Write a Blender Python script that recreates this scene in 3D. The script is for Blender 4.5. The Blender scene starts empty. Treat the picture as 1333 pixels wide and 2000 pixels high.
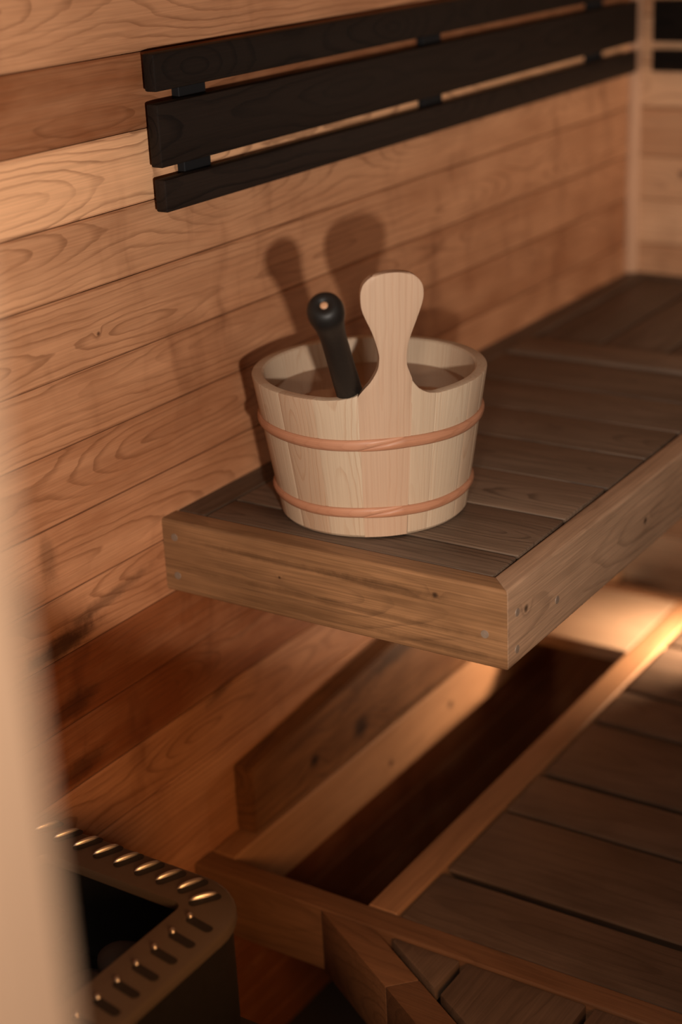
import bpy, bmesh, math, random
from mathutils import Vector, Matrix, noise as mnoise
random.seed(7)
SC = bpy.context.scene
COL = SC.collection

# ------------------------------------------------------------------ camera
cam_d = bpy.data.cameras.new('camera')
cam = bpy.data.objects.new('camera', cam_d); COL.objects.link(cam)
RM = Matrix(((0.54431441, 0.3307439, -0.77092821),
             (-0.83768267, 0.16518959, -0.52057674),
             (-0.04482827, 0.92915062, 0.36697351)))
cam.matrix_world = Matrix.Translation((-1.65006, -1.42742, 0.85052)) @ RM.to_4x4()
cam_d.sensor_fit = 'VERTICAL'; cam_d.sensor_height = 36.0; cam_d.sensor_width = 24.0
cam_d.lens = 3156.15 * 36.0 / 2000.0
cam_d.clip_start = 0.02
cam_d.dof.use_dof = True
cam_d.dof.focus_distance = 2.16
cam_d.dof.aperture_fstop = 1.65
SC.camera = cam

# ------------------------------------------------------------------ light
w = bpy.data.worlds.new('world'); SC.world = w; w.use_nodes = True
w.node_tree.nodes['Background'].inputs[0].default_value = (1.0, 0.56, 0.30, 1)
w.node_tree.nodes['Background'].inputs[1].default_value = 0.085
def light(name, typ, loc, energy, color, size, target=None, **kw):
    l = bpy.data.lights.new(name, typ); o = bpy.data.objects.new(name, l); COL.objects.link(o)
    o.location = loc; l.energy = energy; l.color = color
    if typ == 'AREA': l.size = size
    else: l.shadow_soft_size = size
    if target is not None:
        d = Vector(target) - Vector(loc); o.rotation_euler = d.to_track_quat('-Z', 'Y').to_euler()
    for k, v in kw.items(): setattr(l, k, v)
    return o
KEY = Vector((-1.18, -1.308, 0.503))
light('key_lamp', 'SPOT', KEY, 90, (1.0, 0.90, 0.80), 0.02, KEY + Vector((math.cos(math.radians(36)) , math.sin(math.radians(36)), math.tan(math.radians(7.5)))), spot_size=math.radians(65), spot_blend=0.12)
light('doorway_light', 'AREA', (-1.86, -1.36, 0.99), 11, (1.0, 0.84, 0.70), 0.12, (0.3, -0.2, 0.1))
light('underbench_lamp', 'AREA', (1.12, -0.55, -0.475), 3.7, (1.0, 0.70, 0.46), 0.05, (1.05, -0.12, -0.52), spread=math.radians(112))
light('side_fill', 'AREA', (1.30, -1.60, 0.42), 3.0, (1.0, 0.78, 0.60), 0.40, (1.62, 0.0, 0.42), spread=math.radians(110))  # soft fill added to lift the far corner
light('warm_left_fill', 'AREA', (-0.95, -1.25, 0.02), 1.0, (1.0, 0.48, 0.18), 0.30, (-0.02, 0.0, -0.50), spread=math.radians(62))  # added orange fill without a fixture, brightens the lower left wall
SC.view_settings.view_transform = 'Standard'; SC.view_settings.look = 'None'
SC.view_settings.gamma = 1.0; SC.view_settings.exposure = 0.12
SC.view_settings.use_curve_mapping = False

# ------------------------------------------------------------------ materials
class NT:
    def __init__(s, name):
        s.m = bpy.data.materials.new(name); s.m.use_nodes = True
        s.t = s.m.node_tree; s.t.nodes.clear()
        s.out = s.t.nodes.new('ShaderNodeOutputMaterial')
        s.b = s.t.nodes.new('ShaderNodeBsdfPrincipled'); s.t.links.new(s.b.outputs[0], s.out.inputs[0])
    def put(s, inp, v):
        if isinstance(v, bpy.types.NodeSocket): s.t.links.new(v, inp)
        else: inp.default_value = v
    def math(s, op, a, b=0.0, c=0.0, clamp=False):
        n = s.t.nodes.new('ShaderNodeMath'); n.operation = op; n.use_clamp = clamp
        s.put(n.inputs[0], a); s.put(n.inputs[1], b); s.put(n.inputs[2], c); return n.outputs[0]
    def attr(s, name, k):
        n = s.t.nodes.new('ShaderNodeAttribute'); n.attribute_name = name; return n.outputs[k]
    def sep(s, v):
        n = s.t.nodes.new('ShaderNodeSeparateXYZ'); s.put(n.inputs[0], v); return n.outputs
    def comb(s, x, y, z):
        n = s.t.nodes.new('ShaderNodeCombineXYZ'); s.put(n.inputs[0], x); s.put(n.inputs[1], y); s.put(n.inputs[2], z); return n.outputs[0]
    def noise(s, v, scale, detail=2.0, rough=0.5):
        n = s.t.nodes.new('ShaderNodeTexNoise'); s.put(n.inputs['Vector'], v)
        n.inputs['Scale'].default_value = scale; n.inputs['Detail'].default_value = detail
        n.inputs['Roughness'].default_value = rough; return n.outputs[0]
    def sstep(s, x, a, b, lo=0.0, hi=1.0):
        n = s.t.nodes.new('ShaderNodeMapRange'); n.interpolation_type = 'SMOOTHSTEP'
        s.put(n.inputs[0], x); n.inputs[1].default_value = a; n.inputs[2].default_value = b
        n.inputs[3].default_value = lo; n.inputs[4].default_value = hi; return n.outputs[0]
    def mix(s, f, a, b, typ='MIX'):
        n = s.t.nodes.new('ShaderNodeMix'); n.data_type = 'RGBA'; n.blend_type = typ
        s.put(n.inputs[0], f)
        for i, v in ((6, a), (7, b)):
            if isinstance(v, tuple) and len(v) == 3: v = (*v, 1)
            s.put(n.inputs[i], v)
        return n.outputs[2]
    def pos(s): return s.t.nodes.new('ShaderNodeNewGeometry').outputs['Position']
    def bump(s, h, strength, dist):
        n = s.t.nodes.new('ShaderNodeBump'); n.inputs['Strength'].default_value = strength
        n.inputs['Distance'].default_value = dist; s.put(n.inputs['Height'], h)
        s.t.links.new(n.outputs[0], s.b.inputs['Normal'])

def wood(name, dark, light_, line_col, ring=0.5, freq=95.0, rough=0.6, fiber=0.25, blotch=0.25,
         drip=0.0, knots=(), stains=(), spec=0.3, arch=0.10, wet=0.0):
    """board wood: gc = (along, across, depth) in metres, rnd = board number, tone = pale..dark"""
    s = NT(name)
    gc = s.attr('gc', 1); rnd = s.attr('rnd', 2); tone = s.attr('tone', 2)
    al, ac, de = s.sep(gc)[0:3]
    off = s.math('MULTIPLY', rnd, 53.7)
    p = s.pos(); px, py, pz = s.sep(p)[0:3]
    w1 = s.noise(s.comb(s.math('ADD', s.math('MULTIPLY', al, 1.5), off), off, 0.0), 1.0, 1.0)
    w1 = s.math('MULTIPLY', s.math('SUBTRACT', w1, 0.5), arch * 2.4)
    w2 = s.noise(s.comb(s.math('ADD', s.math('MULTIPLY', al, 5.0), off), s.math('MULTIPLY', ac, 14.0), s.math('MULTIPLY', de, 14.0)), 1.0, 2.0)
    w2 = s.math('MULTIPLY', s.math('SUBTRACT', w2, 0.5), 0.022)
    w3 = s.noise(s.comb(s.math('ADD', s.math('MULTIPLY', al, 40.0), off), s.math('MULTIPLY', ac, 90.0), 0.0), 1.0, 1.0)
    w3 = s.math('MULTIPLY', s.math('SUBTRACT', w3, 0.5), 0.0025)
    dd = s.math('ADD', s.math('ADD', de, w1), 0.012)
    cc = s.math('ADD', ac, s.math('MULTIPLY', s.math('SUBTRACT', s.math('FRACT', s.math('MULTIPLY', rnd, 7.31)), 0.5), 0.05))
    r = s.math('SQRT', s.math('ADD', s.math('MULTIPLY', dd, dd), s.math('MULTIPLY', cc, cc)))
    r = s.math('ADD', s.math('ADD', r, w2), w3)
    kmask = None
    for (k1, k2, rad, axes) in knots:
        a, b = {'xz': (px, pz), 'yz': (py, pz), 'xy': (px, py)}[axes]
        dx = s.math('SUBTRACT', a, k1); dz = s.math('SUBTRACT', b, k2)
        ex = 0.8
        d = s.math('SQRT', s.math('ADD', s.math('MULTIPLY', s.math('MULTIPLY', dx, dx), ex), s.math('MULTIPLY', dz, dz)))
        d = s.math('DIVIDE', d, rad)
        d = s.math('ADD', d, s.math('MULTIPLY', s.math('SUBTRACT', s.noise(p, 90.0, 2.0), 0.5), 0.7))
        g = s.sstep(d, 0.2, 4.0, 1.0, 0.0)
        r = s.math('ADD', r, s.math('MULTIPLY', g, rad * 1.6))
        k = s.sstep(d, 0.2, 1.25, 1.0, 0.0)
        kmask = k if kmask is None else s.math('MAXIMUM', kmask, k)
    t = s.math('FRACT', s.math('MULTIPLY', r, freq))
    line = s.math('MULTIPLY', s.sstep(t, 0.58, 0.94), s.sstep(t, 0.94, 1.0, 1.0, 0.0))
    vary = s.noise(s.comb(s.math('ADD', s.math('MULTIPLY', al, 2.0), off), s.math('MULTIPLY', ac, 25.0), off), 1.0, 2.0)
    line = s.math('MULTIPLY', line, s.sstep(vary, 0.3, 0.65, 0.25, 1.0))
    fib = s.noise(s.comb(s.math('ADD', s.math('MULTIPLY', al, 7.0), off), s.math('MULTIPLY', ac, 420.0), s.math('MULTIPLY', de, 420.0)), 1.0, 2.0)
    fib2 = s.noise(s.comb(s.math('ADD', s.math('MULTIPLY', al, 2.5), off), s.math('MULTIPLY', ac, 60.0), s.math('MULTIPLY', de, 60.0)), 1.0, 3.0, 0.6)
    bl = s.noise(s.comb(s.math('ADD', s.math('MULTIPLY', al, 6.0), off), s.math('MULTIPLY', ac, 16.0), s.math('MULTIPLY', de, 16.0)), 1.0, 3.0, 0.6)
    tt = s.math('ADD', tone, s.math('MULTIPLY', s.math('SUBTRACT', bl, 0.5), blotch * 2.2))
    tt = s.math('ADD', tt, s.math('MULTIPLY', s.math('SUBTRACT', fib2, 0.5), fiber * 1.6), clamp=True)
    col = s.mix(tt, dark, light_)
    col = s.mix(s.math('MULTIPLY', line, ring), col, line_col)
    f = s.sstep(fib, 0.3, 0.7, 1.0 - fiber, 1.0)
    col = s.mix(1.0, col, s.comb(f, f, f), 'MULTIPLY')
    if drip:
        wob = s.math('MULTIPLY', s.noise(p, 9.0, 2.0), 0.07)
        dn = s.noise(s.comb(s.math('MULTIPLY', s.math('ADD', s.math('ADD', px, py), wob), 11.0), 3.0, s.math('MULTIPLY', pz, 3.5)), 1.0, 3.0, 0.65)
        big = s.noise(p, 2.3, 2.0)
        dm = s.math('MULTIPLY', s.sstep(dn, 0.48, 0.78), s.sstep(big, 0.40, 0.58))
        col = s.mix(s.math('MULTIPLY', dm, drip), col, s.mix(1.0, col, (0.50, 0.42, 0.38), 'MULTIPLY'))
    for (k1, k2, ra, rb, ang, axes, st) in stains:
        a, b = {'xz': (px, pz), 'yz': (py, pz), 'xy': (px, py)}[axes]
        dx = s.math('SUBTRACT', a, k1); dz = s.math('SUBTRACT', b, k2)
        ca, sa = math.cos(ang), math.sin(ang)
        u = s.math('DIVIDE', s.math('ADD', s.math('MULTIPLY', dx, ca), s.math('MULTIPLY', dz, sa)), ra)
        v = s.math('DIVIDE', s.math('SUBTRACT', s.math('MULTIPLY', dz, ca), s.math('MULTIPLY', dx, sa)), rb)
        d = s.math('SQRT', s.math('ADD', s.math('MULTIPLY', u, u), s.math('MULTIPLY', v, v)))
        d = s.math('ADD', d, s.math('MULTIPLY', s.math('SUBTRACT', s.noise(p, 40.0, 4.0, 0.7), 0.5), 1.1))
        col = s.mix(s.math('MULTIPLY', s.sstep(d, 0.25, 1.1, 1.0, 0.0), st), col, s.mix(1.0, col, (0.12, 0.09, 0.07), 'MULTIPLY'))
    if kmask is not None:
        col = s.mix(s.math('MULTIPLY', kmask, 0.85), col, s.mix(1.0, line_col, (0.35, 0.33, 0.33), 'MULTIPLY'))
    s.put(s.b.inputs['Base Color'], col)
    s.put(s.b.inputs['Roughness'], s.math('ADD', rough, s.math('MULTIPLY', s.math('SUBTRACT', bl, 0.5), 0.25)))
    s.b.inputs['Specular IOR Level'].default_value = spec
    h = s.math('SUBTRACT', s.math('MULTIPLY', fib, 0.6), s.math('MULTIPLY', line, 0.35))
    s.bump(h, 0.35, 0.0012)
    return s.m

def simple(name, col, rough=0.5, metal=0.0, spec=0.5, bump=0.0, bscale=60.0, vary=0.0):
    s = NT(name); p = s.pos()
    n = s.noise(p, bscale, 4.0, 0.6)
    c = s.mix(s.math('MULTIPLY', s.math('SUBTRACT', n, 0.3, clamp=True), vary), col, tuple(x * 0.35 for x in col))
    s.put(s.b.inputs['Base Color'], c)
    s.put(s.b.inputs['Roughness'], s.math('ADD', rough, s.math('MULTIPLY', s.math('SUBTRACT', n, 0.5), 0.2)))
    s.b.inputs['Metallic'].default_value = metal; s.b.inputs['Specular IOR Level'].default_value = spec
    if bump: s.bump(n, bump, 0.003)
    return s.m

M = {}
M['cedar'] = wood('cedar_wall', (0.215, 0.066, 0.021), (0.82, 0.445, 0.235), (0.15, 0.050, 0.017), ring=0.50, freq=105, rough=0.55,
                  drip=0.75, blotch=0.22, fiber=0.16, knots=((-0.092, 0.297, 0.0035, 'xz'),),
                  stains=((-0.235, -0.105, 0.10, 0.022, 0.10, 'xz', 0.9), (-0.215, -0.20, 0.07, 0.024, 0.1, 'xz', 0.6),
                          (-0.22, -0.30, 0.07, 0.022, 0.1, 'xz', 0.6), (0.10, -0.33, 0.05, 0.012, 0.2, 'xz', 0.5),
                          (-0.235, 0.02, 0.022, 0.045, 0.0, 'xz', 0.4), (-0.13, -0.075, 0.12, 0.012, 0.12, 'xz', 0.5)))
M['cedar_far'] = wood('cedar_far_wall', (0.42, 0.20, 0.095), (0.78, 0.48, 0.28), (0.12, 0.05, 0.02), ring=0.35, freq=80, drip=0.4,
                      knots=((-0.12, 0.22, 0.009, 'yz'),), fiber=0.12)
M['trim'] = wood('corner_trim_wood', (0.40, 0.20, 0.11), (0.60, 0.36, 0.22), (0.25, 0.12, 0.06), ring=0.2, blotch=0.12)
GREY = dict(ring=0.55, freq=120, rough=0.5, fiber=0.35, blotch=0.3, spec=0.35)
M['slat'] = wood('weathered_slat', (0.044, 0.025, 0.015), (0.215, 0.140, 0.092), (0.020, 0.012, 0.008), **GREY)
M['rail'] = wood('weathered_rail', (0.075, 0.033, 0.013), (0.37, 0.195, 0.090), (0.060, 0.030, 0.016), ring=0.30, freq=70, fiber=0.3, blotch=0.42,
                 rough=0.5, knots=((-0.454, -0.026, 0.0050, 'yz'), (-0.205, -0.052, 0.0028, 'yz')),
                 stains=((-0.37, -0.030, 0.12, 0.009, 0.0, 'yz', 0.45), (-0.20, -0.028, 0.18, 0.006, 0.0, 'yz', 0.45), (-0.30, -0.072, 0.28, 0.006, 0.0, 'yz', 0.4), (-0.45, -0.098, 0.14, 0.007, 0.0, 'yz', 0.4)))
M['front_rail'] = wood('weathered_front_rail', (0.175, 0.102, 0.058), (0.54, 0.345, 0.215), (0.05, 0.027, 0.016), ring=0.3, freq=70, fiber=0.25, blotch=0.3,
                 rough=0.5, knots=((0.052, -0.044, 0.006, 'xz'), (0.44, -0.062, 0.006, 'xz')))
M['low_rail'] = wood('lower_rail_wood', (0.11, 0.050, 0.024), (0.33, 0.165, 0.082), (0.05, 0.022, 0.012), ring=0.3, freq=70, fiber=0.2, blotch=0.3, rough=0.55)
M['low_slat'] = wood('lower_slat_wood', (0.056, 0.034, 0.022), (0.240, 0.158, 0.108), (0.018, 0.010, 0.007), ring=0.25, freq=60, fiber=0.18, blotch=0.42, rough=0.5)
M['beam'] = wood('knotty_beam_wood', (0.080, 0.030, 0.012), (0.30, 0.135, 0.050), (0.04, 0.016, 0.008), ring=0.5, freq=60, fiber=0.2, blotch=0.5, rough=0.5,
                 knots=((0.437, -0.548, 0.025, 'xz'), (0.292, -0.540, 0.015, 'xz'), (0.47, -0.49, 0.004, 'xz')),
                 stains=((0.62, -0.588, 0.25, 0.016, 0.0, 'xz', 0.6), (0.60, -0.455, 0.22, 0.022, 0.06, 'xz', 0.7)))
M['pit_board'] = wood('under_bench_board', (0.22, 0.10, 0.045), (0.52, 0.28, 0.14), (0.1, 0.04, 0.02), ring=0.2, freq=60, fiber=0.12, blotch=0.25,
                 knots=((0.74, -0.645, 0.010, 'xz'), (0.52, -0.66, 0.008, 'xz')))
M['cross_board'] = wood('far_board', (0.18, 0.10, 0.055), (0.34, 0.225, 0.145), (0.1, 0.05, 0.03), ring=0.2, freq=60, fiber=0.12, blotch=0.2)
M['backrest'] = wood('dark_backrest_wood', (0.0055, 0.0035, 0.0025), (0.021, 0.0125, 0.0085), (0.0022, 0.0016, 0.0014), ring=0.75, freq=85, fiber=0.2, blotch=0.25, rough=0.6, spec=0.2, arch=0.13)
M['spacer'] = simple('spacer_dark', (0.008, 0.008, 0.009), 0.7, spec=0.2)
M['plug'] = simple('wood_plug', (0.20, 0.145, 0.105), 0.6, vary=0.8, bscale=200)
M['bucket'] = wood('pale_pine', (0.37, 0.235, 0.150), (0.475, 0.370, 0.262), (0.34, 0.20, 0.115), ring=0.45, freq=150, fiber=0.07, blotch=0.16, rough=0.5, arch=0.07,
                   stains=((-0.16, 0.10, 0.01, 0.03, 0.0, 'yz', 0.0),))
M['bucket_handle'] = wood('pale_pine_handle', (0.40, 0.235, 0.148), (0.475, 0.355, 0.252), (0.36, 0.20, 0.12), ring=0.25, freq=130, fiber=0.06, blotch=0.14, rough=0.5, arch=0.03)
M['hoop'] = wood('hoop_wood', (0.33, 0.135, 0.065), (0.48, 0.25, 0.155), (0.22, 0.085, 0.04), ring=0.35, freq=220, fiber=0.12, blotch=0.3, rough=0.45)
M['black'] = simple('black_lacquered_wood', (0.009, 0.0075, 0.0065), 0.5, spec=0.28, bscale=300)
M['tip'] = simple('orange_tip', (0.45, 0.24, 0.13), 0.5)  # small orange spot in the dimple of the ladle knob
M['steel'] = simple('dark_steel', (0.13, 0.096, 0.072), 0.45, metal=0.4, bscale=30, vary=0.3)
M['steel_edge'] = simple('bright_steel', (0.55, 0.49, 0.43), 0.36, metal=1.0, bscale=30)
M['casing'] = simple('black_casing', (0.012, 0.010, 0.009), 0.5, metal=0.2)
M['stone'] = simple('heater_stone', (0.045, 0.032, 0.025), 0.8, bump=0.6, bscale=40, vary=0.6)
M['floor'] = simple('dark_floor', (0.03, 0.02, 0.015), 0.8, vary=0.5, bscale=8)
M['jamb'] = wood('door_frame_wood', (0.80, 0.54, 0.36), (0.86, 0.62, 0.43), (0.4, 0.2, 0.1), ring=0.15, fiber=0.05, blotch=0.1)
# water: clear sheet, mirror like at grazing angles
s = NT('water'); s.t.nodes.remove(s.b)
tr = s.t.nodes.new('ShaderNodeBsdfTransparent'); tr.inputs[0].default_value = (0.96, 0.87, 0.78, 1)
gl = s.t.nodes.new('ShaderNodeBsdfGlossy'); gl.inputs['Roughness'].default_value = 0.03
fr = s.t.nodes.new('ShaderNodeFresnel'); fr.inputs[0].default_value = 1.7
bn = s.t.nodes.new('ShaderNodeBump'); bn.inputs['Strength'].default_value = 0.15; bn.inputs['Distance'].default_value = 0.004
nz = s.noise(s.pos(), 28.0, 1.0); s.t.links.new(nz, bn.inputs['Height'])
s.t.links.new(bn.outputs[0], gl.inputs['Normal']); s.t.links.new(bn.outputs[0], fr.inputs['Normal'])
mx = s.t.nodes.new('ShaderNodeMixShader'); s.t.links.new(fr.outputs[0], mx.inputs[0])
df = s.t.nodes.new('ShaderNodeBsdfDiffuse'); df.inputs[0].default_value = (0.66, 0.37, 0.22, 1)
m0 = s.t.nodes.new('ShaderNodeMixShader'); m0.inputs[0].default_value = 0.38; s.t.links.new(tr.outputs[0], m0.inputs[1]); s.t.links.new(df.outputs[0], m0.inputs[2])
s.t.links.new(m0.outputs[0], mx.inputs[1]); s.t.links.new(gl.outputs[0], mx.inputs[2]); s.t.links.new(mx.outputs[0], s.out.inputs[0])
M['water'] = s.m

# ------------------------------------------------------------------ mesh helpers
def new_bm():
    bm = bmesh.new()
    bm.verts.layers.float_vector.new('gc'); bm.verts.layers.float.new('rnd'); bm.verts.layers.float.new('tone')
    return bm
def paint(bm, verts, axis, centre, rnd, tone):
    g = bm.verts.layers.float_vector['gc']; r = bm.verts.layers.float['rnd']; t = bm.verts.layers.float['tone']
    o = {'x': (0, 2, 1), 'y': (1, 2, 0), 'z': (2, 0, 1), 'xy': (0, 1, 2), 'yx': (1, 0, 2)}[axis]
    for v in verts:
        d = v.co - Vector(centre)
        v[g] = (v.co[o[0]], d[o[1]], d[o[2]]); v[r] = rnd; v[t] = tone
def prism(bm, plan, z0, z1, axis, rnd=None, tone=0.5, bev=0.0015, seg=1, long_bev=None):
    """extrude a plan outline from z0 to z1; long top/bottom edges get their own rounding"""
    if rnd is None: rnd = random.random()
    tb = bmesh.new()
    lo = [tb.verts.new((x, y, z0)) for x, y in plan]; hi = [tb.verts.new((x, y, z1)) for x, y in plan]
    tb.faces.new(list(reversed(lo))); tb.faces.new(hi)
    n = len(plan)
    for i in range(n): tb.faces.new((lo[i], lo[(i + 1) % n], hi[(i + 1) % n], hi[i]))
    bmesh.ops.recalc_face_normals(tb, faces=tb.faces)
    if long_bev:
        L = sorted([e for e in tb.edges if abs(e.verts[0].co.z - e.verts[1].co.z) < 1e-6], key=lambda e: -e.calc_length())[:4]
        bmesh.ops.bevel(tb, geom=L, offset=long_bev, segments=4, affect='EDGES', profile=0.5)
    if bev:
        E = [e for e in tb.edges if len(e.link_faces) == 2 and e.calc_face_angle(0) > 1.0]
        bmesh.ops.bevel(tb, geom=E, offset=bev, segments=seg, affect='EDGES', profile=0.5)
    xs = [p[0] for p in plan]; ys = [p[1] for p in plan]
    return merge(bm, tb, axis, ((min(xs) + max(xs)) / 2, (min(ys) + max(ys)) / 2, (z0 + z1) / 2), rnd, tone)
def merge(bm, tb, axis, centre, rnd, tone):
    me = bpy.data.meshes.new('t'); tb.to_mesh(me); tb.free()
    n0 = len(bm.verts); bm.from_mesh(me); bpy.data.meshes.remove(me)
    bm.verts.ensure_lookup_table(); vs = bm.verts[n0:]
    paint(bm, vs, axis, centre, rnd, tone); return vs
def box(bm, x0, x1, y0, y1, z0, z1, axis, rnd=None, tone=0.5, bev=0.0015, seg=1, long_bev=None):
    return prism(bm, [(x0, y0), (x1, y0), (x1, y1), (x0, y1)], z0, z1, axis, rnd, tone, bev, seg, long_bev)
def hbox(bm, x0, x1, y0, y1, z0, z1, axis, rnd=None, tone=0.5, bev=0.003, seg=2, relief=0.0):
    vs = box(bm, x0, x1, y0, y1, z0, z1, axis, rnd, tone, bev, seg)
    if relief:                       # deck boards are relieved (narrower) along their underside
        for v in vs:
            if v.co.z < (z0 + z1) / 2:
                if axis == 'yx': v.co.x += relief if v.co.x < (x0 + x1) / 2 else -relief
                else: v.co.y += relief if v.co.y < (y0 + y1) / 2 else -relief
    return vs
def obj(name, bm, mat, parent=None, smooth=False):
    me = bpy.data.meshes.new(name); bm.to_mesh(me); bm.free()
    if smooth:
        for p in me.polygons: p.use_smooth = True
    mats = mat if isinstance(mat, list) else [mat]
    for m in mats: me.materials.append(m)
    o = bpy.data.objects.new(name, me); COL.objects.link(o)
    if parent is not None:
        o.parent = parent
        root = parent
        o.matrix_parent_inverse = world_of(parent).inverted()
    return o
def world_of(o):
    m = o.matrix_basis.copy()
    if o.parent is not None: m = world_of(o.parent) @ o.matrix_parent_inverse @ m
    return m
def thing(name, label, cat, loc, group=None):
    o = bpy.data.objects.new(name, None); COL.objects.link(o); o.location = loc; o.empty_display_size = 0.05
    o['label'] = label; o['category'] = cat
    if group: o['group'] = group
    return o
def tag(o, label, cat, group=None, kind=None):
    o['label'] = label; o['category'] = cat
    if group: o['group'] = group
    if kind: o['kind'] = kind
    return o
def struct(o): o['kind'] = 'structure'; return o
def smooth_angle(o, deg=35):
    me = o.data
    for p in me.polygons: p.use_smooth = True
    bm = bmesh.new(); bm.from_mesh(me)
    for e in bm.edges:
        if len(e.link_faces) == 2 and e.calc_face_angle(0) > math.radians(deg): e.smooth = False
    bm.to_mesh(me); bm.free()

# ------------------------------------------------------------------ the room
L = 1.652; FLOOR = -1.05; CEIL = 1.40
seams = [1.395, 1.295, 1.195, 1.098, 1.0, 0.903, 0.806, 0.742, 0.645, 0.546, 0.450, 0.358, 0.256, 0.162, 0.064, -0.036, -0.124, -0.228, -0.326, -0.421, -0.521, -0.618, -0.716, -0.814, -0.912, -1.0, -1.05]
tones = [.5, .4, .6, .5, .5, .5, .5, .50, .14, 1.1, .52, .46, .36, .28, .32, .32, .02, .06, .34, .38, .34, .15, 0, 0, 0, 0]  # lowest boards at their darkest: shade of the pit put into the tone
rnds = [.11, .21, .31, .41, .51, .61, .71, .83, .27, .64, .415, .93, .155, .72, .385, .55, .19, .87, .48, .66, .035, .3, .4, .5, .6, .7]
bm = new_bm()
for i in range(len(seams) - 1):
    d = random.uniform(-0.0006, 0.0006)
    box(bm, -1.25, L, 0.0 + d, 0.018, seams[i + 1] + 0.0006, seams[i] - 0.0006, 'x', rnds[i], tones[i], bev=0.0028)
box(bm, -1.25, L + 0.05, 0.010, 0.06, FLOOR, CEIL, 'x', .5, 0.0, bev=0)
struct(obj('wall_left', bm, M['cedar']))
bm = new_bm()
for i in range(len(seams) - 1):
    box(bm, L, L + 0.018, -2.3, 0.0, seams[i + 1] + 0.0008, seams[i] - 0.0008, 'y', rnds[(i * 5 + 3) % 26], 0.5 + 0.25 * math.sin(i * 2.1), bev=0.003)
box(bm, L + 0.010, L + 0.06, -2.3, 0.06, FLOOR, CEIL, 'y', .5, 0.0, bev=0)
struct(obj('wall_back', bm, M['cedar_far']))
bm = new_bm()
for i in range(len(seams) - 1):
    box(bm, -1.25, L, -2.318, -2.3, seams[i + 1] + 0.0008, seams[i] - 0.0008, 'x', rnds[(i * 3 + 1) % 26], 0.45, bev=0.003)
struct(obj('wall_right', bm, M['cedar_far']))
bm = new_bm(); box(bm, -1.4, L + .05, -2.35, 0.05, FLOOR - 0.05, FLOOR, 'xy', bev=0); struct(obj('floor', bm, M['floor']))
bm = new_bm()
for k in range(24):
    y1 = 0.05 - k * 0.1
    box(bm, -1.4, L + .05, y1 - 0.0985, y1, CEIL, CEIL + 0.02, 'xy', random.random(), 0.4, bev=0.002)
struct(obj('ceiling', bm, M['cedar_far']))
# corner moulding
bm = new_bm()
prism(bm, [(L - 0.019, 0.0), (L - 0.019, -0.008), (L - 0.015, -0.013), (L - 0.010, -0.016), (L - 0.006, -0.021), (L, -0.023), (L, 0.0)], 0.0, CEIL, 'z', .3, .75, bev=0)
struct(obj('trim_1', bm, M['trim']))
# frame of the doorway the picture is taken through
bm = new_bm()
JAMB_ANGLE = 0.0
box(bm, -1.36, -1.222, -0.98, -0.945, FLOOR, CEIL, 'z', .4, .5, bev=0.003)
struct(obj('trim_2', bm, M['jamb']))

# ------------------------------------------------------------------ upper bench
H = 0.1125; TH = 0.038; D = 0.56
ub = thing('upper_bench', 'weathered dark brown slatted upper sauna bench that carries the wooden bucket', 'bench', (0.8, -0.28, -H))
bm = new_bm(); prism(bm, [(0, 0), (TH, 0), (TH, -D + TH), (0, -D)], -H, 0, 'y', .34, .55, bev=0.0007, long_bev=0.005)
er = obj('end_rail', bm, M['rail'], ub); smooth_angle(er, 30)
bm = new_bm(); prism(bm, [(0.0003, -D), (TH + 0.0003, -D + TH), (L - 0.002, -D + TH), (L - 0.002, -D)], -H, 0, 'x', .62, .55, bev=0.0007, long_bev=0.005)
frail = obj('front_rail', bm, M['front_rail'], ub); smooth_angle(frail, 30)
bm = new_bm(); box(bm, TH + 0.001, L - 0.03, -0.049, 0, -H, -0.001, 'x', .2, .25, bev=0.002)
obj('back_rail', bm, M['slat'], ub)
bm = new_bm(); box(bm, L - 0.029, L - 0.001, -D + TH + 0.001, -0.001, -H, -0.0, 'yx', .7, .25, bev=0.002)
obj('far_rail', bm, M['slat'], ub)
edges = [(0.0410, 0.1085), (0.1135, 0.2530), (0.2580, 0.3915), (0.3965, 0.5320), (0.5370, 0.6695), (0.6745, 0.8110), (0.8160, 0.9640)]
for i, (a, b) in enumerate(edges):
    bm = new_bm()
    e = random.uniform(-0.0012, 0.0012)
    hbox(bm, a, b, -0.5165 + e, -0.0515, -0.026, -0.0012 + e * 0.4, 'yx', .09 + .131 * i, [.5, .62, .85, .55, .5, .5, .45][i], bev=0.0018, relief=0.014)
    smooth_angle(obj('slat', bm, M['slat'], ub), 30)
bm = new_bm(); hbox(bm, 0.972, 1.068, -0.5185, -0.0515, -0.07, 0.004, 'yx', .77, .62, bev=0.004)
smooth_angle(obj('cross_rail', bm, M['slat'], ub), 30)
for i, (a, b) in enumerate([(-0.182, -0.0530), (-0.3180, -0.190), (-0.4560, -0.3265), (-0.5185, -0.4645)]):
    bm = new_bm(); hbox(bm, 1.071, L - 0.031, a, b, -0.030, -0.004, 'xy', .15 + .21 * i, .22 + .12 * (i > 0), bev=0.0035, relief=0.012)
    smooth_angle(obj('slat', bm, M['slat'], ub), 30)
bm = new_bm(); box(bm, 0.04, L - 0.03, -0.30, -0.262, -H, -0.027, 'x', .5, .2, bev=0.002)
obj('joist', bm, M['slat'], ub)
bm = new_bm(); box(bm, 0.04, L - 0.03, -0.5215, -0.5015, -H + .01, -0.027, 'x', .5, .1, bev=0.001)
obj('ledge_strip', bm, M['slat'], ub)
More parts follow.
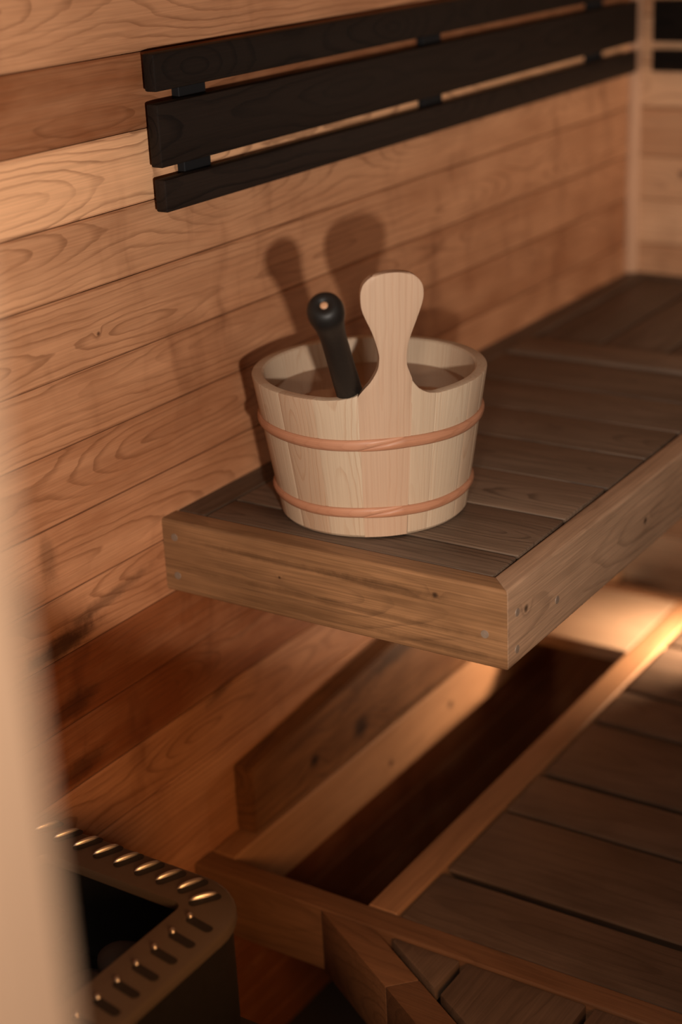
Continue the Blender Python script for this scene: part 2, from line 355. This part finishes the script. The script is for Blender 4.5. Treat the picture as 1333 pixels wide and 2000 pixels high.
def plug(pos, nrm, parent, r=0.0062):
    bm = new_bm()
    n = Vector(nrm)
    mat = Matrix.Translation(Vector(pos) + n * 0.0) @ n.to_track_quat('Z', 'Y').to_matrix().to_4x4()
    bmesh.ops.create_cone(bm, cap_ends=True, segments=20, radius1=r, radius2=r * 0.88, depth=0.0014, matrix=mat)
    obj('plug', bm, M['plug'], parent)
for p in [(0, -0.022, -0.026), (0, -0.022, -0.086), (0, -0.527, -0.066)]: plug(p, (-1, 0, 0), er)
for p in [(0.027, -D, -0.039), (0.026, -D, -0.091), (0.143, -D, -0.069)]: plug(p, (0, -1, 0), frail)

# ------------------------------------------------------------------ beam fixed to the wall under the bench
bm = new_bm()
tb = bmesh.new()
prof = [(0.118, -0.587), (1.60, -0.587), (1.60, -0.36), (0.56, -0.434), (0.118, -0.470)]
f0 = [tb.verts.new((x, -0.001, z)) for x, z in prof]; f1 = [tb.verts.new((x, -0.038, z)) for x, z in prof]
tb.faces.new(f0); tb.faces.new(list(reversed(f1)))
for i in range(5): tb.faces.new((f0[i], f0[(i + 1) % 5], f1[(i + 1) % 5], f1[i]))
bmesh.ops.recalc_face_normals(tb, faces=tb.faces)
bmesh.ops.bevel(tb, geom=[e for e in tb.edges], offset=0.003, segments=2, affect='EDGES')
merge(bm, tb, 'x', (0.8, -0.02, -0.50), .46, .45)
sb = obj('support_beam', bm, M['beam']); smooth_angle(sb, 30)
tag(sb, 'reddish brown knotty plank fixed along the wall beneath the upper bench', 'beam')

# ------------------------------------------------------------------ lower bench
Z = -0.588
lb = thing('lower_bench', 'dark brown slatted lower bench with an open gap along the wall', 'bench', (0.6, -0.9, Z - H))
bm = new_bm(); box(bm, 0.003, 0.046, -2.1, -0.001, Z - H, Z, 'y', .28, .45, bev=0.0012, long_bev=0.004)
smooth_angle(obj('end_rail', bm, M['low_rail'], lb), 30)
bm = new_bm(); box(bm, 0.0475, 1.55, -0.046, -0.001, Z - H, Z - 0.0015, 'x', .81, .55, bev=0.003)
smooth_angle(obj('wall_rail', bm, M['pit_board'], lb), 30)
bm = new_bm(); box(bm, 0.0475, 1.255, -0.347, -0.296, Z - H, Z, 'x', .44, .6, bev=0.0012, long_bev=0.004)
smooth_angle(obj('rear_rail', bm, M['pit_board'], lb), 30)
bm = new_bm(); hbox(bm, 1.0, 1.255, -0.295, -0.0475, Z - 0.028, Z + 0.001, 'yx', .36, .8, bev=0.003)
smooth_angle(obj('cross_board', bm, M['cross_board'], lb), 30)
bm = new_bm(); hbox(bm, 1.257, 1.295, -2.1, -0.0475, Z - H, Z, 'yx', .36, .6, bev=0.003)
smooth_angle(obj('far_rail', bm, M['low_rail'], lb), 30)
ls = [(0.048, 0.172), (0.188, 0.376), (0.385, 0.503), (0.519, 0.714), (0.725, 0.849), (0.862, 1.062), (1.072, 1.253)]
for i, (a, b) in enumerate(ls):
    bm = new_bm(); e = random.uniform(-0.001, 0.001)
    hbox(bm, a, b, -1.9, -0.354 + e, Z - 0.034, Z - 0.001 + e, 'yx', .07 + .137 * i, [.42, .5, .6, .55, .6, .62, .62][i], bev=0.004, relief=0.018)
    smooth_angle(obj('slat', bm, M['low_slat'], lb), 30)
# slanted corner piece outside the end rail
def quad_prism(name, plan, z0, z1, mat, axis, rnd, tone, bev=0.003):
    bm = new_bm(); prism(bm, plan, z0, z1, axis, rnd, tone, bev=bev, seg=2); o = obj(name, bm, mat, lb); smooth_angle(o, 30); return o
dv = Vector((-0.145, -0.245)).normalized()
A0 = Vector((0.001, -0.242)); B0 = Vector((0.001, -0.336))
def on(P, t): q = P + dv * t; return (q.x, q.y)
ti = 0.0
quad_prism('slanted_rail', [tuple(A0), on(A0, .205), on(B0, .135), tuple(B0)], Z - H, Z - 0.001, M['low_rail'], 'y', .53, .5, bev=0.0015)
quad_prism('slanted_rail', [on(A0, .2065), on(A0, .95), on(B0, .88), on(B0, .1365)], Z - H, Z - 0.001, M['low_rail'], 'y', .23, .42, bev=0.0015)
C0 = B0 + Vector((0.0, -0.011))
def xin(y): t = (y - C0.y) / dv.y; return C0.x + dv.x * t + 0.006
quad_prism('slat', [(0.0, -0.372), (0.0, -0.480), (xin(-0.480), -0.480), (xin(-0.372), -0.372)], Z - 0.028, Z - 0.003, M['low_slat'], 'xy', .61, .6)
quad_prism('slat', [(0.0, -0.492), (0.0, -0.676), (xin(-0.676), -0.676), (xin(-0.492), -0.492)], Z - 0.028, Z - 0.002, M['low_slat'], 'xy', .31, .5)
quad_prism('slat', [(0.0, -0.688), (0.0, -0.86), (xin(-0.86), -0.86), (xin(-0.688), -0.688)], Z - 0.028, Z - 0.002, M['low_slat'], 'xy', .91, .5)

# ------------------------------------------------------------------ backrests
def backrest(label, along, a0, a1, face, spacers, loc):
    t = thing('backrest', label, 'backrest', loc)
    for i, (z0, z1) in enumerate([(0.4365, 0.4800), (0.4965, 0.5795), (0.5955, 0.6440)]):
        bm = new_bm()
        if along == 'x': hbox(bm, a0 + .003 * (i == 0), a1, -0.033, -0.0135, z0, z1, 'x', .17 + .29 * i, [.75, .5, .3][i], bev=0.0025)
        else: hbox(bm, L - 0.033, L - 0.0135, a1, a0, z0, z1, 'y', .33 + .29 * i, .2, bev=0.0025)
        smooth_angle(obj('slat', bm, M['backrest'], t), 30)
    for sx in spacers:
        bm = new_bm()
        if along == 'x': box(bm, sx - .030, sx + .030, -0.0135, -0.0005, 0.44, 0.64, 'z', .5, .2, bev=0.001)
        else: box(bm, L - 0.0135, L - 0.0005, sx - .03, sx + .03, 0.44, 0.64, 'z', .5, .2, bev=0.001)
        obj('spacer', bm, M['spacer'], t)
backrest('long near-black three-slat wooden backrest on the left wall above the bucket', 'x', 0.030, 1.600, 0, [0.131, 0.785, 1.44], (0.8, 0, 0.44))
backrest('near-black slatted backrest cut off by the right frame edge on the far wall', 'y', -0.058, -1.9, 0, [-0.5, -1.1], (L, -1.0, 0.44))

# ------------------------------------------------------------------ bucket
BX, BY = 0.18985, -0.24445; R0, R1, BH = 0.1337, 0.1659, 0.2066; SLOPE = (R1 - R0) / BH; WALL = 0.017
TC = math.radians(221)
NSV = 14
def rad(z): return R0 + SLOPE * z
def bpt(s_, z, inset=0.0, rr=None):           # s_ = angle
    r = (rad(z) if rr is None else rr) - inset
    return Vector((BX + r * math.cos(s_), BY + r * math.sin(s_), z))
bk = thing('bucket', 'round pale pine sauna bucket with paddle-shaped handle standing on the upper bench', 'bucket', (BX, BY, 0))
# handle stave outline (s, z): s along the tangent, z up
HL = [(-0.0405, 0.0015), (-0.0390, 0.105), (-0.0388, BH + 0.0055), (-0.0372, BH + 0.0085), (-0.0300, BH + 0.0180), (-0.0224, 0.2336), (-0.0138, 0.2495), (-0.0115, 0.263), (-0.0122, 0.2745), (-0.0195, 0.3014), (-0.0316, 0.3318), (-0.0338, 0.3519), (-0.0325, 0.362), (-0.029, 0.370), (-0.0193, 0.3785), (-0.0061, 0.3820)]
HR = [(0.0128, 0.3824), (0.0289, 0.3792), (0.0375, 0.3729), (0.0435, 0.3642), (0.0455, 0.3530), (0.0440, 0.3393), (0.0364, 0.3156), (0.0288, 0.2937), (0.0250, 0.2777), (0.0241, 0.257), (0.0276, 0.2439), (0.0310, 0.2340), (0.0300, 0.105), (0.0285, 0.0015)]
NB = Vector((math.cos(TC), math.sin(TC), 0)); TB = Vector((-math.sin(TC), math.cos(TC), 0))
def flare(ds):        # extra rim height left / right of the handle stave (ds = arc distance from its middle)
    if ds < 0:
        x = [0.036, 0.040, 0.047, 0.064, 0.085]; y = [0.0105, 0.0085, 0.0055, 0.0020, 0.0]
        ds = -ds
    else:
        x = [0.030, 0.034, 0.040, 0.047, 0.056, 0.070]; y = [0.0270, 0.0205, 0.0130, 0.0075, 0.0030, 0.0]
    if ds >= x[-1]: return 0.0
    if ds <= x[0]: return y[0]
    for i in range(len(x) - 1):
        if x[i] <= ds <= x[i + 1]:
            k = (ds - x[i]) / (x[i + 1] - x[i]); return y[i] + (y[i + 1] - y[i]) * k
bm = new_bm(); NA = 288
g = bm.verts.layers.float_vector['gc']; rl = bm.verts.layers.float['rnd']; tl = bm.verts.layers.float['tone']
bounds = [0.0385 / R1, ]
stv_edges = []
a = TC + 0.0298 / 0.158
widths = [0.034, 0.062, 0.040, 0.075, 0.07, 0.08, 0.06, 0.08, 0.07, 0.08, 0.075, 0.045, 0.055, 0.058]
tot = sum(widths); span = 2 * math.pi - (0.0298 + 0.0386) / 0.158
acc = a
for w_ in widths: stv_edges.append(acc); acc += span * w_ / tot
stv_edges.append(acc)
stv_t = [.75, .95, .62, .8, .6, .9, .7, .85, .6, .8, .45, .9, .35, .88]
rnd_s = [.12, .45, .78, .33, .66, .21, .57, .92, .07, .39, .71, .26, .64, .485]
for si in range(len(widths)):
    n = max(6, int(NA * widths[si] / tot)); e0, e1 = stv_edges[si], stv_edges[si + 1]
    cols = []
    for i in range(n + 1):
        an = e0 + (e1 - e0) * i / n
        ds = (an - TC) * 0.160
        if ds > math.pi * 0.16: ds -= 2 * math.pi * 0.160
        top = BH + flare(ds)
        gr = 0.0005 if i in (0, n) else 0.0          # shallow joint line between staves
        prof = [(0.004, 0, gr), (top * 0.33, 0, gr), (top * 0.66, 0, gr), (top - 0.0025, 0, gr), (top - 0.0008, 0.0008, gr), (top, 0.0028, 0), (top, WALL - 0.0025, 0), (top - 0.002, WALL, 0), (top * 0.5, WALL, 0), (0.02, WALL, 0)]
        prof = [(0.0, 0.003, 0)] + prof
        c = []
        for (z, ins, gg) in prof:
            v = bm.verts.new(bpt(an, z, ins + gg))
            v[g] = (z, (an - (e0 + e1) / 2) * 0.16, -ins); v[rl] = rnd_s[si]; v[tl] = stv_t[si]
            c.append(v)
        cols.append(c)
    for i in range(n):
        for k in range(len(prof) - 1):
            bm.faces.new((cols[i][k], cols[i + 1][k], cols[i + 1][k + 1], cols[i][k + 1]))
    bm.faces.new(list(cols[0])) ; bm.faces.new(list(reversed(cols[-1])))
# bottom disc
vs = []
for i in range(96):
    an = 2 * math.pi * i / 96; v = bm.verts.new((BX + (R0 - 0.008) * math.cos(an), BY + (R0 - 0.008) * math.sin(an), 0.014)); v[g] = (v.co.x, v.co.y - BY, 0); v[rl] = .4; v[tl] = .5; vs.append(v)
bm.faces.new(vs)
bmesh.ops.recalc_face_normals(bm, faces=bm.faces)
ob = obj('body', bm, M['bucket'], bk); smooth_angle(ob, 30)
# handle stave
def bez(pts):       # Catmull-Rom through the outline
    out = []
    for i in range(len(pts) - 1):
        p0 = pts[max(i - 1, 0)]; p1 = pts[i]; p2 = pts[i + 1]; p3 = pts[min(i + 2, len(pts) - 1)]
        for k in range(4):
            t = k / 4
            out.append(tuple(0.5 * ((2 * p1[j]) + (-p0[j] + p2[j]) * t + (2 * p0[j] - 5 * p1[j] + 4 * p2[j] - p3[j]) * t * t + (-p0[j] + 3 * p1[j] - 3 * p2[j] + p3[j]) * t ** 3) for j in (0, 1)))
    out.append(pts[-1]); return out
low_l, up = HL[:3], HL[2:] + HR[:12]
outline = [HL[0], HL[1]] + bez(up) + [HR[12], HR[13]]
bm = new_bm(); g = bm.verts.layers.float_vector['gc']; rl = bm.verts.layers.float['rnd']; tl = bm.verts.layers.float['tone']
# rows by height so the stave can bend round the bucket
zs = sorted(set([0.0015, 0.03, 0.07, 0.105, 0.14, 0.17, 0.19] + [BH + 0.002 + i * 0.0035 for i in range(50) if BH + 0.002 + i * 0.0035 < 0.368] + [0.370, 0.373, 0.3755, 0.3778, 0.3796, 0.381, 0.3820, 0.3825]))
Lp = [p for p in outline if outline.index(p) <= len(outline) // 2]
imax = max(range(len(outline)), key=lambda i: outline[i][1])
Ls, Rs = outline[:imax + 1], outline[imax:][::-1]
def at(side, z):
    if z <= side[0][1]: return side[0][0]
    for i in range(len(side) - 1):
        z0, z1 = side[i][1], side[i + 1][1]
        if z0 <= z <= z1 and z1 > z0: return side[i][0] + (side[i + 1][0] - side[i][0]) * (z - z0) / (z1 - z0)
    return side[-1][0]
NC = 12; front = []; back = []
for z in zs:
    sl, sr = at(Ls, z), at(Rs, z)
    rowf, rowb = [], []
    flat = min(1.0, max(0.0, (z - BH) / 0.06))
    for i in range(NC + 1):
        sx = sl + (sr - sl) * i / NC
        an = TC + sx / 0.158
        for row, ins in ((rowf, -0.0003), (rowb, WALL)):
            ed = 0.0
            if ins < 0 and (i in (0, NC)) and z > BH: ed = 0.0016
            if ins > 0 and (i in (0, NC)) and z > BH: ed = -0.0016
            pc = bpt(an, z, ins + ed)
            pf = Vector((BX, BY, z)) + NB * (rad(z) - ins - ed) + TB * sx
            v = bm.verts.new(pc.lerp(pf, flat * 0.85)); v[g] = (z, sx, -ins); v[rl] = .37; v[tl] = .50
            row.append(v)
    front.append(rowf); back.append(rowb)
for r_ in range(len(zs) - 1):
    for i in range(NC):
        bm.faces.new((front[r_][i], front[r_][i + 1], front[r_ + 1][i + 1], front[r_ + 1][i]))
        bm.faces.new((back[r_][i + 1], back[r_][i], back[r_ + 1][i], back[r_ + 1][i + 1]))
    bm.faces.new((front[r_][0], front[r_ + 1][0], back[r_ + 1][0], back[r_][0]))
    bm.faces.new((front[r_ + 1][NC], front[r_][NC], back[r_][NC], back[r_ + 1][NC]))
for i in range(NC):
    bm.faces.new((front[-1][i], front[-1][i + 1], back[-1][i + 1], back[-1][i]))
    bm.faces.new((front[0][i + 1], front[0][i], back[0][i], back[0][i + 1]))
bmesh.ops.recalc_face_normals(bm, faces=bm.faces)
oh = obj('handle', bm, M['bucket_handle'], bk); smooth_angle(oh, 40)
# hoops: split rods whose tapered ends overlap near the front
def hoop(zc, hw, th, lap_px_angle, tilt):
    bm = new_bm(); g = bm.verts.layers.float_vector['gc']; rl = bm.verts.layers.float['rnd']; tl = bm.verts.layers.float['tone']
    n = 240; a0 = lap_px_angle - 0.30; a1 = lap_px_angle + 2 * math.pi + 0.12; rings = []
    for i in range(n + 1):
        an = a0 + (a1 - a0) * i / n
        us = (an - a0); ue = (a1 - an)
        k0 = min(1.0, us / 0.42); k1 = min(1.0, ue / 0.42)
        half = hw * min(0.10 + 0.90 * k0 ** 0.8, 0.10 + 0.90 * k1 ** 0.8)
        # starting tail sits low, finishing tail sits high
        shift = -(1 - k0) * hw * 0.85 + (1 - k1) * hw * 0.85
        z = zc + shift + tilt * math.sin(an - TC) + 0.0008 * math.sin(an * 5 + zc * 50)
        ring = []
        for j in range(12):
            q = 2 * math.pi * j / 12
            zz = z + half * math.cos(q)
            out = -0.001 + (th if math.sin(q) > 0 else 0.001) * math.sin(q) * min(1, 0.35 + min(k0, k1))
            if k0 < 1: out += 0.0004
            v = bm.verts.new(bpt(an, zz, -out)); v[g] = (an * 0.16, half * math.cos(q), out); v[rl] = .5 if an < a0 + 3 else .2; v[tl] = 0.45
            if k1 < 1 or ue < 1.2: v[tl] = 0.45 + 0.4 * min(1, max(0, (1.2 - ue)))
            ring.append(v)
        rings.append(ring)
    for i in range(n):
        for j in range(12): bm.faces.new((rings[i][j], rings[i][(j + 1) % 12], rings[i + 1][(j + 1) % 12], rings[i + 1][j]))
    bm.faces.new(rings[0]); bm.faces.new(list(reversed(rings[-1])))
    bmesh.ops.recalc_face_normals(bm, faces=bm.faces)
    obj('hoop', bm, M['hoop'], bk, smooth=True)
hoop(0.1420, 0.0088, 0.0062, TC + 0.02, 0.0)
hoop(0.0390, 0.0080, 0.0060, TC + 0.02, 0.0)

# water in the bucket
bm = new_bm(); WZ = 0.170
bmesh.ops.create_circle(bm, cap_ends=True, segments=96, radius=rad(WZ) - WALL - 0.0006, matrix=Matrix.Translation((BX, BY, WZ)))
wt = obj('water', bm, M['water']); tag(wt, 'clear water with soft reflections standing in the pine bucket', 'water', kind='stuff')

# ------------------------------------------------------------------ ladle
K = Vector((-0.0770, -0.3573, 0.3596)); P0 = Vector((0.0745, -0.2890, 0.195))
ax = (P0 - K).normalized()
ld = thing('ladle', 'sauna ladle with black knob-ended handle leaning in the pine bucket', 'ladle', tuple(P0))
def lathe(bm, prof, org, axis, seg=40):
    q = axis.to_track_quat('Z', 'Y').to_matrix().to_4x4(); mt = Matrix.Translation(org) @ q
    rings = []
    for (r, z) in prof:
        rings.append([bm.verts.new(mt @ Vector((r * math.cos(2 * math.pi * i / seg), r * math.sin(2 * math.pi * i / seg), z))) for i in range(seg)] if r > 1e-6 else [bm.verts.new(mt @ Vector((0, 0, z)))])
    for a_, b_ in zip(rings, rings[1:]):
        for i in range(seg):
            A = a_[i % len(a_)]; A2 = a_[(i + 1) % len(a_)]; B = b_[i % len(b_)]; B2 = b_[(i + 1) % len(b_)]
            f = [x for x in (A, A2, B2, B)]
            f2 = []
            for x in f:
                if x not in f2: f2.append(x)
            if len(f2) > 2: bm.faces.new(f2)
    bmesh.ops.recalc_face_normals(bm, faces=bm.faces)
bm = new_bm()
lathe(bm, [(0, -0.0165), (0.005, -0.0165), (0.0065, -0.0175), (0.009, -0.0190), (0.0135, -0.0192), (0.0175, -0.0172), (0.0210, -0.0125), (0.0227, -0.006), (0.0231, 0.0), (0.0222, 0.009), (0.0200, 0.020), (0.0180, 0.034), (0.0168, 0.052), (0.0165, 0.08), (0.0170, 0.14), (0.0176, 0.185), (0.0176, 0.232), (0.0160, 0.244), (0.010, 0.251), (0, 0.252)], K, ax)
hd = obj('handle', bm, M['black'], ld, smooth=True)
bm = new_bm(); lathe(bm, [(0, -0.0172), (0.0035, -0.0171), (0.0052, -0.0163), (0.0052, -0.012), (0, -0.012)], K, ax, 20)
obj('handle_tip', bm, M['tip'], hd, smooth=True)
bm = new_bm(); lathe(bm, [(0, 0.250), (0.005, 0.250), (0.005, 0.352), (0, 0.352)], K, ax, 16); obj('rod', bm, M['steel'], ld, smooth=True)
bm = new_bm(); lathe(bm, [(0, -0.030), (0.02, -0.028), (0.034, -0.020), (0.040, -0.006), (0.041, 0.0), (0.039, 0.0), (0.032, -0.018), (0.0, -0.027)], K + ax * 0.352 + Vector((0.022, 0.012, 0.010)), Vector((0, 0, 1)), 32); obj('bowl', bm, M['steel'], ld, smooth=True)

# ------------------------------------------------------------------ sauna heater
HZ = -0.32; hx1, hy0, hx0, hy1 = -0.317, -0.388, -0.80, -0.012; RC = 0.092
ht = thing('sauna_heater', 'dark steel sauna heater with slotted top rim beside the lower bench', 'heater', (-0.56, -0.2, FLOOR))
def rrect(x0, x1, y0, y1, r, n=10):
    out = []
    for cx, cy, a0 in ((x1 - r, y1 - r, 0), (x0 + r, y1 - r, 90), (x0 + r, y0 + r, 180), (x1 - r, y0 + r, 270)):
        for i in range(n + 1):
            a_ = math.radians(a0 + 90 * i / n); out.append((cx + r * math.cos(a_), cy + r * math.sin(a_)))
    return out
W = 0.070
rimo = rrect(hx0, hx1, hy0, hy1, RC); rimi = rrect(hx0 + W, hx1 - 0.064, hy0 + 0.080, hy1 - 0.064, 0.014)
bm = new_bm()
lv = [(0.0, HZ - 0.014), (0.0, HZ - 0.006), (0.002, HZ - 0.002), (0.006, HZ)]
rows = []
for ins, z in lv:
    pr = rrect(hx0 + ins, hx1 - ins, hy0 + ins, hy1 - ins, RC - ins); rows.append([bm.verts.new((x, y, z)) for x, y in pr])
rows.append([bm.verts.new((x, y, HZ)) for x, y in rimi]); rows.append([bm.verts.new((x, y, HZ - 0.004)) for x, y in rrect(hx0 + W + .002, hx1 - 0.066, hy0 + 0.082, hy1 - 0.066, 0.012)])
rows.append([bm.verts.new((v.co.x, v.co.y, HZ - 0.012)) for v in rows[-1]])
n = len(rimo)
for a_, b_ in zip(rows, rows[1:]):
    for i in range(n): bm.faces.new((a_[i], a_[(i + 1) % n], b_[(i + 1) % n], b_[i]))
bmesh.ops.recalc_face_normals(bm, faces=bm.faces)
rimob = obj('top_rim', bm, M['steel'], ht); smooth_angle(rimob, 50)
# slots: dark louvre openings with a raised lip
slots = []
for k in range(8): slots.append((-0.345 + 0.0016 * k, -0.294 + 0.0362 * k, -0.45))
slots.append((-0.360, -0.325, -0.62))
for k in range(11): slots.append((-0.402 - 0.0348 * k, -0.348 - 0.0006 * k, math.radians(-100)))
for (sx, sy, an) in slots:
    u = Vector((math.cos(an), math.sin(an), 0)); v_ = Vector((-u.y, u.x, 0))
    c = Vector((sx, sy, HZ)); near = an < -1.2
    bm = new_bm(); pts = []
    for i in range(24):
        q = 2 * math.pi * i / 24
        e = 0.0145 if math.cos(q) > 0 else -0.0145
        pts.append(bm.verts.new(c + u * (e + 0.0065 * math.cos(q) + (0.004 if near else 0)) + v_ * (0.0065 * math.sin(q) - 0.002) + Vector((0, 0, 0.0006))))
    bm.faces.new(pts)
    obj('slot', bm, M['casing'], rimob)
    # pressed-up lip beside the slot: a long hood on one row, a short knob on the other
    bm = new_bm(); nr = 12; rows2 = []
    half = 0.0045 if near else 0.0185
    cc0 = c - u * 0.0175 + v_ * 0.002 if near else c + v_ * 0.0050
    wd = 0.0045 if near else 0.0032
    for i in range(nr + 1):
        t_ = -1 + 2 * i / nr; k_ = math.sqrt(max(0.0, 1 - t_ * t_)); hgt = (0.0050 if near else 0.0058) * k_ + 0.0003
        rows2.append([bm.verts.new(cc0 + u * (half * t_) + v_ * (wd * (0.15 + 0.85 * k_) * math.cos(q)) + Vector((0, 0, hgt * math.sin(q)))) for q in [math.pi * j / 7 for j in range(8)]])
    for a_, b_ in zip(rows2, rows2[1:]):
        for j in range(7): bm.faces.new((a_[j], a_[j + 1], b_[j + 1], b_[j]))
    bmesh.ops.recalc_face_normals(bm, faces=bm.faces)
    obj('lip', bm, M['steel_edge'], rimob, smooth=True)
bm = new_bm(); rows = []
for z in (FLOOR + 0.10, HZ - 0.0145):
    rows.append([bm.verts.new((x, y, z)) for x, y in rrect(hx0 + .006, hx1 - .006, hy0 + .006, hy1 - .006, RC - .006)])
for i in range(n): bm.faces.new((rows[0][i], rows[0][(i + 1) % n], rows[1][(i + 1) % n], rows[1][i]))
bm.faces.new(rows[0])
bmesh.ops.recalc_face_normals(bm, faces=bm.faces); obj('casing', bm, M['casing'], ht, smooth=True)
for cx, cy in ((hx0 + .06, hy0 + .06), (hx1 - .06, hy0 + .06), (hx0 + .06, hy1 - .06), (hx1 - .06, hy1 - .06)):
    bm = new_bm(); box(bm, cx - .015, cx + .015, cy - .015, cy + .015, FLOOR, FLOOR + 0.102, 'z', bev=.002); obj('foot', bm, M['casing'], ht)
# tray carrying the stones
bm = new_bm(); box(bm, hx0 + .015, hx1 - .015, hy0 + .015, hy1 - .015, HZ - .20, HZ - .19, 'xy', bev=0); obj('stone_tray', bm, M['casing'], ht)
# stones
rs = random.Random(3)
def stone_mesh(seed):
    tb = bmesh.new(); bmesh.ops.create_icosphere(tb, subdivisions=3, radius=0.028)
    for v in tb.verts:
        nn = mnoise.noise(v.co * 28 + Vector((seed * 3.1, 0, 0))); v.co *= 1 + 0.35 * nn
        v.co.x *= 1.15; v.co.z *= 0.8
    me = bpy.data.meshes.new('heater_stone'); tb.to_mesh(me); tb.free()
    for p in me.polygons: p.use_smooth = True
    me.materials.append(M['stone']); return me
sm = [stone_mesh(i) for i in range(5)]
k = 0
for ix in range(5):
    for iy in range(4):
        for lay in range(2):
            if lay == 1 and (ix + iy) % 3 == 0: continue
            o = bpy.data.objects.new('heater_stone', sm[k % 5]); k += 1; COL.objects.link(o)
            o.location = (hx0 + .095 + ix * 0.073 + rs.uniform(-.005, .005), hy0 + .088 + iy * 0.071 + rs.uniform(-.005, .005), HZ - 0.162 + lay * 0.070)
            o.rotation_euler = (rs.uniform(-.3, .3), rs.uniform(-.3, .3), rs.uniform(0, 6))
            tag(o, 'dark rough stone lying in the pit of the sauna heater', 'stone', 'stones in the heater')
